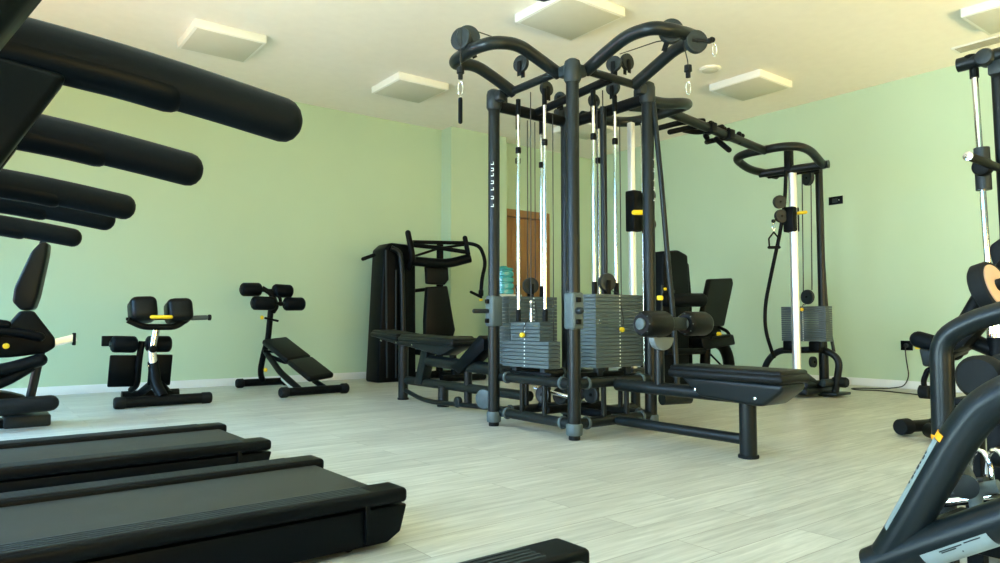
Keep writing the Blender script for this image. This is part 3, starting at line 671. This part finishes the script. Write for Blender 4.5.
MB().tube([q8(413, 242, 8.25), q8(468, 243, 8.1), q8(480, 246, 8.0), q8(486, 262, 7.9), q8(482, 278, 7.85), q8(481, 292, 7.85)], .026, .16).build('press_arm', METAL2, SP)
MB().tube([q8(412, 245, 8.5), q8(440, 248, 8.3), q8(466, 252, 8.1)], .03, .1).build('press_arm', METAL2, SP)
MB().tube([q8(415, 256, 8.6), q8(440, 248, 8.5), q8(470, 244, 8.4)], .018, .05).build('linkage', METAL2, SP)
MB().tube([q8(412, 261, 8.25), q8(447, 264, 8.2), q8(470, 258, 8.1)], .065, .15, cap=False, seg=20).build('press_arm', PLAST, SP)
MB().tube([q8(465, 238, 8.1), q8(468, 254, 8.1)], .035, cap=True).build('hand_grip', FOAM, SP)
MB().tube([q8(471, 292, 7.85), q8(481, 297, 7.85)], .02, cap=True).build('hand_grip', FOAM, SP)
MB().disc(q8(481, 300, 7.85), (0, 0, 1), .025, .03).build('adjuster_knob', YEL, SP, 'yellow knob')
MB().disc(q8(481, 293, 7.85), (0, 0, 1), .035, .09).build('arm_end', METAL2, SP)
def padq(pts, y, th, nm, m_=VINYL): return MB().poly([q8(*p, Y=y) for p in pts], (0, th, 0), .02, 3).build(nm, m_, SP)
padq([(425, 266), (447, 266), (448, 280), (444, 285), (426, 284)], 8.35, .07, 'head_pad')
padq([(426, 287), (446, 286), (454, 330), (450, 342), (424, 342), (424, 320)], 8.35, .09, 'back_pad')
m = MB(); m.b2(5.18, 5.62, 7.95, 8.35, .52, .60, .03, 3); m.build('seat', VINYL, SP)
m = MB(); m.tube([(4.7, 8.5, .06), (5.9, 8.5, .06)], .05); m.tube([(5.4, 8.5, .05), (5.4, 8.5, 1.9)], .05); m.tube([(5.4, 8.1, .05), (5.4, 8.2, .54)], .05); m.tube([(5.4, 8.6, .05), (5.4, 7.9, .05)], .05); m.tube([(4.8, 8.5, 1.2), (5.4, 8.5, 1.28)], .025); m.b2(4.9, 5.5, 8.2, 8.5, .35, .42, .01); m.build('frame', METAL2, SP)
m = MB(); m.tube([(5.05, 7.9, .05), (5.75, 7.9, .05)], .045); m.build('base_bar', METAL2, SP)

# ================================================================== LEG MACHINE behind the gym
LM = thing('leg_machine', 'black seated leg machine with tilted back pad behind the cable gym', 'gym machine', (6.8, 5.3, 0))
def q5(px, py, Y=5.2): return at(px, py, Y=Y)
m = MB(); m.poly([q5(653, 252), q5(668, 251), q5(677, 256), q5(679, 300), q5(678, 384), q5(650, 384)], (0, .32, 0), .03, 3); tw = m.build('weight_tower', PLAST, LM)
m = MB(); m.poly([q5(674, 256, 5.4), q5(683, 264, 5.4), q5(686, 300, 5.4), q5(687, 384, 5.4), q5(672, 384, 5.4)], (0, .2, 0), .03, 3); m.build('tower_shield', PLAST, LM)
m = MB(); m.tube([q5(662, 285, 5.0), q5(662, 340, 5.0)], .012); m.tube([q5(672, 290, 5.0), q5(672, 300, 5.0)], .03); m.build('tower_trim', DGREY, tw)
MB().lathe(q5(662, 300, 5.0), q5(696, 300, 4.9) - q5(662, 300, 5.0), [(0, .06), (.02, .075), (.55, .075), (.58, .06)], 28).build('foam_roller', FOAM, LM)
MB().disc(q5(700, 300.5, 4.9), (1, 0, 0), .025, .05).build('adjuster_knob', YEL, LM, 'yellow knob'); MB().disc(q5(665, 289, 4.98), (0, 1, 0), .016, .03).build('adjuster_knob', YEL, LM, 'yellow knob')
MB().tube([q5(694, 300, 4.92), q5(699, 300.5, 4.9)], .035).build('roller_axle', METAL2, LM)
m = MB(); m.poly([q5(708, 279), q5(730, 278), q5(731, 284), q5(722, 326), q5(700, 330), q5(699, 322)], (.0, .08, 0), .02, 3); m.build('back_pad', VINYL, LM)
m = MB(); m.poly([q5(690, 338), q5(722, 334), q5(724, 344), q5(692, 350)], (.1, .40, 0), .02, 3); m.build('seat', VINYL, LM)
MB().tube([q5(716, 326), q5(727, 331, 5.0), q5(730, 336, 4.95), q5(712, 338, 4.9)], .02, .04, cap=True).build('hand_grip', METAL2, LM)
MB().disc(q5(719, 334, 4.95), (1, 0, 0), .024, .05).build('adjuster_knob', YEL, LM, 'yellow knob')
m = MB(); m.tube([q5(712, 340), q5(724, 346), q5(729, 360), q5(729, 388)], .07, .12); m.tube([q5(706, 335), q5(704, 392)], .06); m.tube([q5(675, 348), q5(705, 348)], .03); m.tube([q5(665, 352, 5.0), q5(704, 351, 5.0)], .035); m.tube([q5(708, 352), q5(722, 366)], .012); m.poly([q5(690, 322), q5(716, 326), q5(720, 345), q5(700, 350)], (0, .12, 0), .01); m.build('frame', METAL2, LM)
m = MB(); m.tube([gz(q5(668, 380), .06), gz(q5(735, 380), .06)], .05); m.tube([gz(q5(730, 380, 5.0), .06), gz(q5(730, 380, 5.6), .06)], .05); m.build('base_bar', METAL2, LM)

# ================================================================== WATER COOLER by the door
wcx, wcy = at(503.5, 290, Y=8.40).x, 8.40
zt = at(503.5, 294.5, Y=8.40).z
T = thing('water_cooler', 'white water cooler by the wooden door, seen through the cable gym', 'water cooler', (wcx, wcy, 0))
MB().b2(wcx-.16, wcx+.23, wcy-.17, wcy+.17, 0, zt, .02, 3).build('body', TABLE, T)
MB().b2(wcx-.10, wcx+.16, wcy-.19, wcy-.15, zt-.42, zt-.08, .01).build('tap_panel', DGREY, T)
for x in (wcx-.03, wcx+.07): MB().tube([(x, wcy-.18, zt-.14), (x, wcy-.24, zt-.14), (x, wcy-.24, zt-.18)], .014, .01).build('tap', TABLE, T)
o = thing('water_bottle', 'large ribbed teal water bottle standing on the white cooler', 'water bottle', (wcx, wcy, zt))
h_ = .40; R0 = .155; prof = [(0, R0*.8), (.012, R0)]
for k in range(4): z_ = .012 + k*.09; prof += [(z_+.035, R0), (z_+.055, R0), (z_+.065, R0*.88), (z_+.075, R0*.88), (z_+.085, R0)]
MB().lathe((wcx, wcy, zt), (0, 0, 1), prof + [(.395, R0*.9), (.40, R0*.6)], 28).build('bottle_body', BOTTLE, o)
MB().lathe((wcx, wcy, zt+.40), (0, 0, 1), [(0, .07), (.02, .06), (.03, .03)], 16).build('bottle_base', BOTTLE, o)
c = V((wcx+.185, wcy-.10, zt))
m = MB(); m.lathe(c, (0, 0, 1), [(0, .024), (.085, .032), (.087, .030), (.02, .003)]); tag(m.build('paper_cup', TABLE, origin=c), 'small white cup beside the teal bottle on the cooler', 'cup')

# ================================================================== LEFT-EDGE MACHINE (beyond the treadmills)
E_ = thing('pedal_machine', 'black exercise machine at the left edge with padded column and silver sleeve', 'gym machine', (.3, 6.6, 0))
def q6(px, py, Y=6.6): return at(px, py, Y=Y)
MB().tube([q6(46, 232), q6(40, 252), q6(30, 308)], .022, .05).build('column', METAL2, E_)
m = MB(); m.poly([q6(33, 252), q6(42, 243), q6(50, 243), q6(49, 255), q6(40, 296), q6(35, 310), q6(23, 311), q6(14, 302), q6(16, 288)], (.04, .17, 0), .035, 4); m.build('padded_column', VINYL, E_)
m = MB(); m.poly([q6(20, 311), q6(33, 311), q6(54, 338), q6(54, 347), q6(44, 353), q6(10, 357), q6(-20, 358), q6(-20, 330), q6(5, 328)], (0, .22, 0), .02, 3); hs = m.build('housing', PLAST, E_)
MB().disc(q6(6, 346, 6.47), (0, 1, 0), .022, .04).build('housing_knob', YEL, hs, 'yellow knob')
MB().box((q6(62, 341) + q6(56, 341))/2 + V((.02, 0, 0)), (.20, .05, .06), .006, u=(q6(74, 339)-q6(54, 344))).build('silver_sleeve', SATIN, E_, 'silver sleeve')
MB().box(q6(74, 339), (.022, .07, .10), .006).build('sleeve_cap', RUBBER, E_)
m = MB(); m.tube([q6(-25, 331, 6.45), q6(10, 331, 6.45), q6(40, 337, 6.45)], .05, .1, cap=True, rz=.035, upv=(0, 0, 1)); m.build('upper_arm', PLAST, E_)
MB().tube([q6(-8, 323, 6.45), q6(6, 325, 6.45)], .035, cap=True).build('lever_knob', PLAST, E_)
MB().tube([q6(-25, 374, 6.4), q6(10, 369, 6.4), q6(40, 360, 6.4)], .07, .2, cap=True, rz=.05, upv=(0, 0, 1)).build('pedal_arm', PLAST, E_)
MB().tube([q6(-25, 392, 6.4), q6(5, 382, 6.4), q6(32, 366, 6.4)], .04, .2).build('pedal_arm', METAL2, E_)
MB().tube([q6(-25, 409, 6.35), q6(5, 407, 6.35), q6(50, 403, 6.35)], .09, .2, cap=True, rz=.06, upv=(0, 0, 1)).build('foot_pedal', RUBBER, E_)
MB().tube([q6(27, 412), q6(41, 350)], .032).build('strut', METAL, E_)
m = MB(); m.poly([q6(-25, 418), q6(-20, 388), q6(10, 392), q6(26, 396), q6(24, 412)], (0, .2, 0), .015); m.build('base_shroud', PLAST, E_)
c = q6(34, 419); MB().box((c.x-.05, 6.6, .045), (.30, .30, .09), .015).build('base_foot', DGREY, E_)
c = q6(-20, 419); MB().b2(c.x-.3, .45, 6.5, 6.7, .0, .06, .01).build('base_bar', METAL2, E_)

# ================================================================== RIGHT SIDE: adjustable bench, smith machine, plate machine
AB = thing('leg_curl_bench', 'low black bench with foam roller and floor stub near the outlet at right', 'exercise bench', (5.6, 2.0, 0))
def qb(px, py, X=5.3): return at(px, py, X=X)
MB().tube([qb(919, 339.5), qb(938, 345), qb(954, 352)], .058, .1, 24, cap=True).build('foam_roller', FOAM, AB)
m = MB(); m.poly([qb(922, 348), qb(945, 352), qb(965, 345), qb(966, 354), qb(934, 367), qb(926, 366)], (.12, 0, 0), .015, 3); m.build('roller_bracket', DGREY, AB)
MB().box(qb(919.5, 347.5), (.03, .05, .025), .004).build('adjuster_tab', YEL, AB, 'yellow tab')
MB().tube([qb(936, 370), qb(928, 369), qb(923, 382), qb(926, 391), qb(936, 394)], .018, .04).build('hand_grip', METAL2, AB)
MB().lathe(qb(925, 392), (0, 1, 0), [(-.035, .038), (-.028, .046), (.03, .046), (.035, .038)]).build('wheel', RUBBER, AB)
MB().box(qb(960, 346, 5.2), (.16, .24, .09), .03, v=(0, 1, -.6), seg=3).build('bench_pad', VINYL, AB)
f_pos = gz(qb(904, 422), .062)
MB().tube([f_pos, f_pos + V((.25, -.08, 0)), qb(960, 412, 5.5)], .042, .05).build('floor_leg', METAL2, AB)
f_ = f_pos
MB().lathe(f_, (.94, -.12, 0), [(-.05, .050), (-.042, .056), (.045, .056), (.055, .045)], 28).build('floor_end_cap', RUBBER, AB)
m = MB(); m.tube([(5.28, 2.1, .06), (5.05, 1.85, .06)], .05); m.tube([(5.15, 1.93, .05), (5.15, 1.93, .6)], .045); m.build('frame', METAL2, AB)

SM = thing('smith_machine', 'tall black rack with chrome guide rod and sliding bar at the right edge', 'gym machine', (5.5, 1.6, 0))
P = at(962, 64, X=5.42)
MB().tube([at(958, 65.5, X=5.42), (5.42, .7, P.z)], .048, seg=24).build('top_beam', METAL, SM)
MB().disc(at(986, 58, X=5.40), (1, 0, 0), .058, .12).build('beam_joint', DGREY, SM)
MB().disc(at(971, 58, X=5.42)+V((0, 0, -.01)), (0, 0, 1), .045, .06).build('beam_cap', METAL2, SM)
rd = MB().tube([at(974.5, 74, X=5.42), at(992.5, 330, X=5.42)], .020, seg=16).build('guide_rod', CHROME, SM)
MB().tube([at(974, 69, X=5.42), at(974.5, 78, X=5.42)], .028).build('rod_sleeve', METAL2, rd)
MB().tube([at(1000, 325, X=5.45), at(1000, 352, X=5.45)], .03).build('spring', CHROME, SM)
MB().tube([at(991.5, 322, X=5.42), at(992.5, 352, X=5.42)], .03).build('spring', CHROME, SM)
MB().tube([at(998, 70, X=5.5), at(1007, 230, X=5.5), at(1012, 420, X=5.5)], .042, 0, 20).build('post', METAL, SM)
MB().box(at(999, 68, X=5.45), (.12, .10, .10), .012).build('beam_bracket', DGREY, SM)
cr = MB().tube([at(981.5, 148, X=5.42), at(984, 190, X=5.42)], .047, seg=24).build('slide_carriage', DGREY, SM)
m = MB(); m.disc(at(983, 167, X=5.36), (1, 0, .1), .06, .10); m.build('slide_joint', METAL2, cr)
b0, b1 = at(968, 156, X=5.05), at(1012, 173, X=5.6)
MB().tube([b0, b1], .027).build('sliding_bar', METAL2, SM)
MB().disc(b0, b0-b1, .031, .012).build('bar_end_cap', CHROME, SM, 'bright chrome end cap')
m = MB(); m.poly([at(993, 245, X=5.0), at(1003, 238, X=5.0), at(1010, 270, X=5.0), at(1003, 290, X=5.0), at(994, 262, X=5.0), at(991, 250, X=5.0)], (.08, 0, 0), .01, 3); m.build('bar_catch', METAL2, SM)
m = MB(); m.b2(5.3, 5.6, .6, 1.75, 0.02, .10, .02); m.tube([(5.45, 1.66, .06), (5.45, 1.66, .56)], .05); m.build('base', METAL, SM)
c = at(995, 356, X=5.45); MB().box((5.45, c.y-.05, c.z-.03), (.14, .22, .05), .01).build('spring_seat', METAL2, SM)

PM = thing('plate_loaded_machine', 'black tubular machine frame in the right foreground with silver strip and amber bands', 'gym machine', (2.3, .6, 0))
t1 = MB().tube([(2.77, 1.06, .02), (2.77, 1.055, .735), (2.77, .96, .80), (2.77, .60, .92), (2.77, .1, 1.0)], .036, .15, 28).build('frame_hoop', METAL, PM)
t2 = [at(866, 590, X=1.785), at(907, 528, X=1.785), at(957, 441, X=1.785), at(979, 411, X=1.785), at(1005, 394, X=1.785), at(1060, 374, X=1.785)]
t2o = MB().tube(t2, .040, .09, 32).build('frame_hoop', METAL, PM)
# silver strip and amber band on the foreground hoop's camera-left side
side_ = (-rt * .9 - f0 * .35).normalized()
def on(px, py, off=.0585): return at(px, py, X=1.785) + side_ * off
m = MB(); a_, b_ = at(903, 535, X=1.785), at(954, 446, X=1.785); dd = (b_-a_).normalized()
sd = (side_ - dd*dd.dot(side_)).normalized(); wd = dd.cross(sd)
def arcstrip(m, A, B, r, w0, w1, n=6):
    rows = []
    for P_ in (A, B):
        rows.append([[m.bm.verts.new(P_ + (sd*math.cos(w0+(w1-w0)*k/n) + wd*math.sin(w0+(w1-w0)*k/n))*rr) for k in range(n+1)] for rr in (r, r+.0015)])
    for k in range(n):
        m.bm.faces.new((rows[0][1][k], rows[0][1][k+1], rows[1][1][k+1], rows[1][1][k])); m.bm.faces.new((rows[0][0][k], rows[1][0][k], rows[1][0][k+1], rows[0][0][k+1]))
        for i in (0, 1): m.bm.faces.new((rows[i][0][k], rows[i][0][k+1], rows[i][1][k+1], rows[i][1][k]))
    for k in (0, n): m.bm.faces.new((rows[0][0][k], rows[0][1][k], rows[1][1][k], rows[1][0][k]))
arcstrip(m, a_, b_, .0402, -.95, -.40); m.build('label_strip', SILVER, t2o, 'silver strip')
m = MB()
for k in range(7):
    t_ = .50 + .055*k; p_ = a_.lerp(b_, t_); arcstrip(m, p_, p_ + dd*(.006 + .004*(k % 2)),   .0412, -.85 + .04*(k % 3), -.70 + .05*(k % 2), 2)
m.build('strip_lettering', DGREY, t2o)
m = MB(); arcstrip(m, b_ + dd*.002, b_ + dd*.018, .0404, -1.1, -.2); m.build('amber_band', ORG, t2o, 'amber band')
q1 = at(933, 436, X=2.77)
MB().disc((2.77, 1.057, q1.z), (0, 0, 1), .038, .02).build('amber_band', ORG, t1, 'amber band')
lo = MB().tube([at(872, 566, X=1.785), at(920, 548, X=1.785), at(1000, 521, X=1.785), at(1060, 500, X=1.785)], .043, 0, 28).build('lower_tube', METAL, PM)
a_, b_ = at(925, 547, X=1.785), at(990, 524.5, X=1.785); dd = (b_-a_).normalized(); sd = (V((-.75, -.25, -.75)) - dd*dd.dot(V((-.75, -.25, -.75)))).normalized(); wd = dd.cross(sd)
m = MB(); arcstrip(m, a_, b_, .0433, -.55, .65, 8); m.build('info_label', SILVER, lo, 'silver information label')
m = MB()
for i, (ta, tb, w_) in enumerate(((.28, .62, .45), (.30, .52, .36), (.66, .90, .48), (.56, .575, .1))):
    arcstrip(m, a_.lerp(b_, ta), a_.lerp(b_, tb), .0446, -w_, -w_+.05, 2)
m.build('label_print', DGREY, lo)
MB().tube([(2.77, 1.05, .40), (1.95, .70, .40)], .03).build('cross_tube', METAL, PM)
MB().tube([(2.77, 1.05, .06), (2.77, .1, .06)], .045).build('base_bar', METAL, PM)
MB().tube([at(866, 588, X=1.785), (1.785, .90, .0)], .037).build('base_foot', METAL, PM)
MB().tube([(2.77, .9, .35), (2.77, .3, .30)], .035).build('cross_tube', METAL2, PM)

# plate on its horn
WP = at(989, 288, X=4.0)
WT = thing('weight_disc', 'thick black weight disc with tan face on the right-hand machine', 'weight plate', tuple(WP))
ax = V((-.08, -1, .30)).normalized()
MB().lathe(WP, ax, [(-.035, .08), (-.04, .115), (-.028, .128), (.030, .128), (.04, .12), (.035, .108)], 36).build('rim', RUBBER, WT)
MB().lathe(WP + ax*.035, ax, [(0, .109), (.006, .107), (.007, .03)], 36).build('face', TAN, WT, 'tan face')
MB().lathe(WP + ax*.05, ax, [(-.01, .03), (.02, .03), (.022, .02)], 20).build('hub', RUBBER, WT)
CB = thing('lever_machine', 'black leverage machine arm with chrome sleeve holding the tan faced disc', 'gym machine', (4.1, 1.1, 0))
MB().tube([WP + ax*.052, WP + ax*.42], .026).build('plate_horn', CHROME, CB, 'chrome sleeve')
MB().tube([at(957, 335, X=4.1), at(985, 287, X=4.15), (4.3, 1.1, 1.35)], .035, .1).build('lever_arm', METAL2, CB)
m = MB(); m.poly([at(949, 346, X=4.0), at(962, 334, X=4.0), at(976, 320, X=4.0), at(990, 314, X=4.0), at(985, 328, X=4.0), at(968, 347, X=4.0), at(956, 353, X=4.0)], (.12, 0, 0), .02); m.build('arm_plate', METAL2, CB)
m = MB(); m.tube([(4.1, 1.5, .05), (4.1, .6, .05)], .05); m.tube([(4.1, 1.3, .05), (4.1, 1.3, .72)], .05); m.tube([(4.1, .9, .05), (4.1, .9, .9)], .05); m.tube([at(957, 335, X=4.1), (4.1, 1.3, .65)], .04); m.build('frame', METAL2, CB)
# dumbbells on a low rack behind the frame
DR = thing('dumbbell_rack', 'low dark dumbbell rack behind the foreground machine frame', 'rack', (3.3, .8, 0))
rz_ = .52
m = MB(); m.b2(3.12, 3.46, .0, 1.16, rz_-.05, rz_-.02, .006); m.b2(3.12, 3.46, .0, 1.16, .12, .15, .006); m.build('shelf', METAL2, DR)
for y in (.05, 1.10):
    for x_ in (3.17, 3.41): MB().b2(x_-.03, x_+.03, y-.03, y+.03, 0, rz_-.04, .006).build('leg', METAL2, DR)
proto = None
labs = ['round black dumbbell at the left end of the low rack', 'round black dumbbell second along the low rack', 'round black dumbbell third along the low rack', 'round black dumbbell cut by the right picture edge on the low rack']
for i in range(4):
    y = 1.06 - i*.17
    if proto is None:
        D = thing('dumbbell', '', 'dumbbell', (3.29, y, rz_-.02), world=False)
        for s in (-1, 1): MB().lathe((s*.085, 0, .085), (s, 0, 0), [(0, .05), (.01, .078), (.03, .085), (.08, .085), (.10, .07), (.104, .02)], 28).build('weight_head', RUBBER, D)
        MB().tube([(-.09, 0, .085), (.09, 0, .085)], .016).build('handle', CHROME, D); proto = D
    else:
        D = copy_tree(proto); D.location = (3.29, y, rz_-.02)
    D['label'] = labs[i]; D['group'] = 'round dumbbells on the low rack'
# chrome hooped tray in front
CT = thing('chrome_dumbbell', 'chrome ribbed dumbbell lying low behind the foreground tube', 'dumbbell', tuple(at(975, 500, X=2.1)))
A_ = at(958, 500, X=2.15); B_ = at(1012, 485, X=2.15)
MB().tube([at(938, 494, X=2.15), at(990, 490, X=2.15)], .034, 0, 24).build('sleeve', METAL, CT)
MB().tube([at(942, 503, X=2.12), at(1010, 494, X=2.12)], .012).build('bar', CHROME, CT)
for px in (981, 997): 
    c = at(px, 477, X=2.15); pts = [c + V((0, math.cos(a)*.032, math.sin(a)*.07)) + V((0.02*math.cos(a), 0, 0)) for a in [k*2*PI/20 for k in range(21)]]
    MB().tube(pts, .006, 0, 8).build('chrome_ring', CHROME, CT)
    MB().lathe(c, (.4, 1, 0), [(-.012, .055), (-.012, .06), (.012, .06), (.012, .055)], 24).build('ring_body', CHROME, CT) if 0 else None
c = at(991, 509, X=2.05)
MB().tube([c + V((0, -.02, -.05)), c + V((0, .03, -.02)), c + V((0, .035, .04)), c + V((0, -.02, .06))], .016, .03).build('cradle', GREY, CT)
MB().b2(2.05, 2.35, .3, .86, .215, .26, .008).build('tray', METAL2, CT)
for x_ in (2.10, 2.30):
    for y_ in (.34, .80): MB().b2(x_-.02, x_+.02, y_-.02, y_+.02, 0, .22).build('tray_leg', METAL2, CT)

# ================================================================== LIGHT
def area(name, loc, direction, sx, sy, power, col, spread=PI):
    l = bpy.data.lights.new(name, 'AREA'); l.shape = 'RECTANGLE'; l.size = sx; l.size_y = sy; l.energy = power; l.color = col; l.spread = spread
    o = bpy.data.objects.new(name, l); COL.objects.link(o); o.location = loc
    o.rotation_euler = V(direction).to_track_quat('-Z', 'Z').to_euler()
WH = WZ1 - WZ0
def win(name, loc, d, w_, h, rgb, spread):
    e = max(rgb); area(name, loc, d, w_, h, e, tuple(c / e for c in rgb), spread)
for (a, b), sky_, gr in zip(op1, ((45, 80, 150), (45, 80, 150), (62, 150, 240)), ((215, 300, 305), (215, 300, 305), (78, 36, 10))):
    w_ = b-a-.1; y = (a+b)/2
    win('window_sky', (BX-.02, y, (WZ0+WZ1)/2+.2), (1, -.15, -.8), w_, WH*.8, sky_, 2.2)
    win('window_ground', (BX-.04, y, 1.2), (1, -.15, .65), w_, 1.6, gr, 2.0)
for (a, b), gr in zip(op2, ((130, 95, 30), (130, 95, 30), (150, 105, 50))):
    w_ = b-a-.1; x = (a+b)/2
    win('window_ground', (x, BY-.04, 1.2), (.1 if a < 6 else .45, 1, .6), w_, 1.6, gr, 2.0)  # the last lamp belongs to the added window, warm fill for the right side
wd_ = bpy.data.worlds.new('world'); bpy.context.scene.world = wd_; wd_.use_nodes = True
nt = wd_.node_tree; bg = nt.nodes['Background']
sky = nt.nodes.new('ShaderNodeTexSky'); sky.sky_type = 'HOSEK_WILKIE'; sky.turbidity = 4; sky.sun_direction = (-.3, -.5, .8)
nt.links.new(sky.outputs[0], bg.inputs['Color']); bg.inputs['Strength'].default_value = .8

# ================================================================== CAMERA
cd = bpy.data.cameras.new('camera'); cd.sensor_width = 36; cd.lens = 36 * F / 1000; cd.clip_start = .05
co = bpy.data.objects.new('camera', cd); COL.objects.link(co); co.location = EYE
R_ = Mx((( rt.x, uu.x, -fw.x), (rt.y, uu.y, -fw.y), (rt.z, uu.z, -fw.z)))
co.rotation_euler = R_.to_euler()
scn = bpy.context.scene; scn.camera = co
vs = scn.view_settings; vs.view_transform = 'Standard'; vs.look = 'None'; vs.gamma = 1; vs.use_curve_mapping = False; vs.exposure = 0
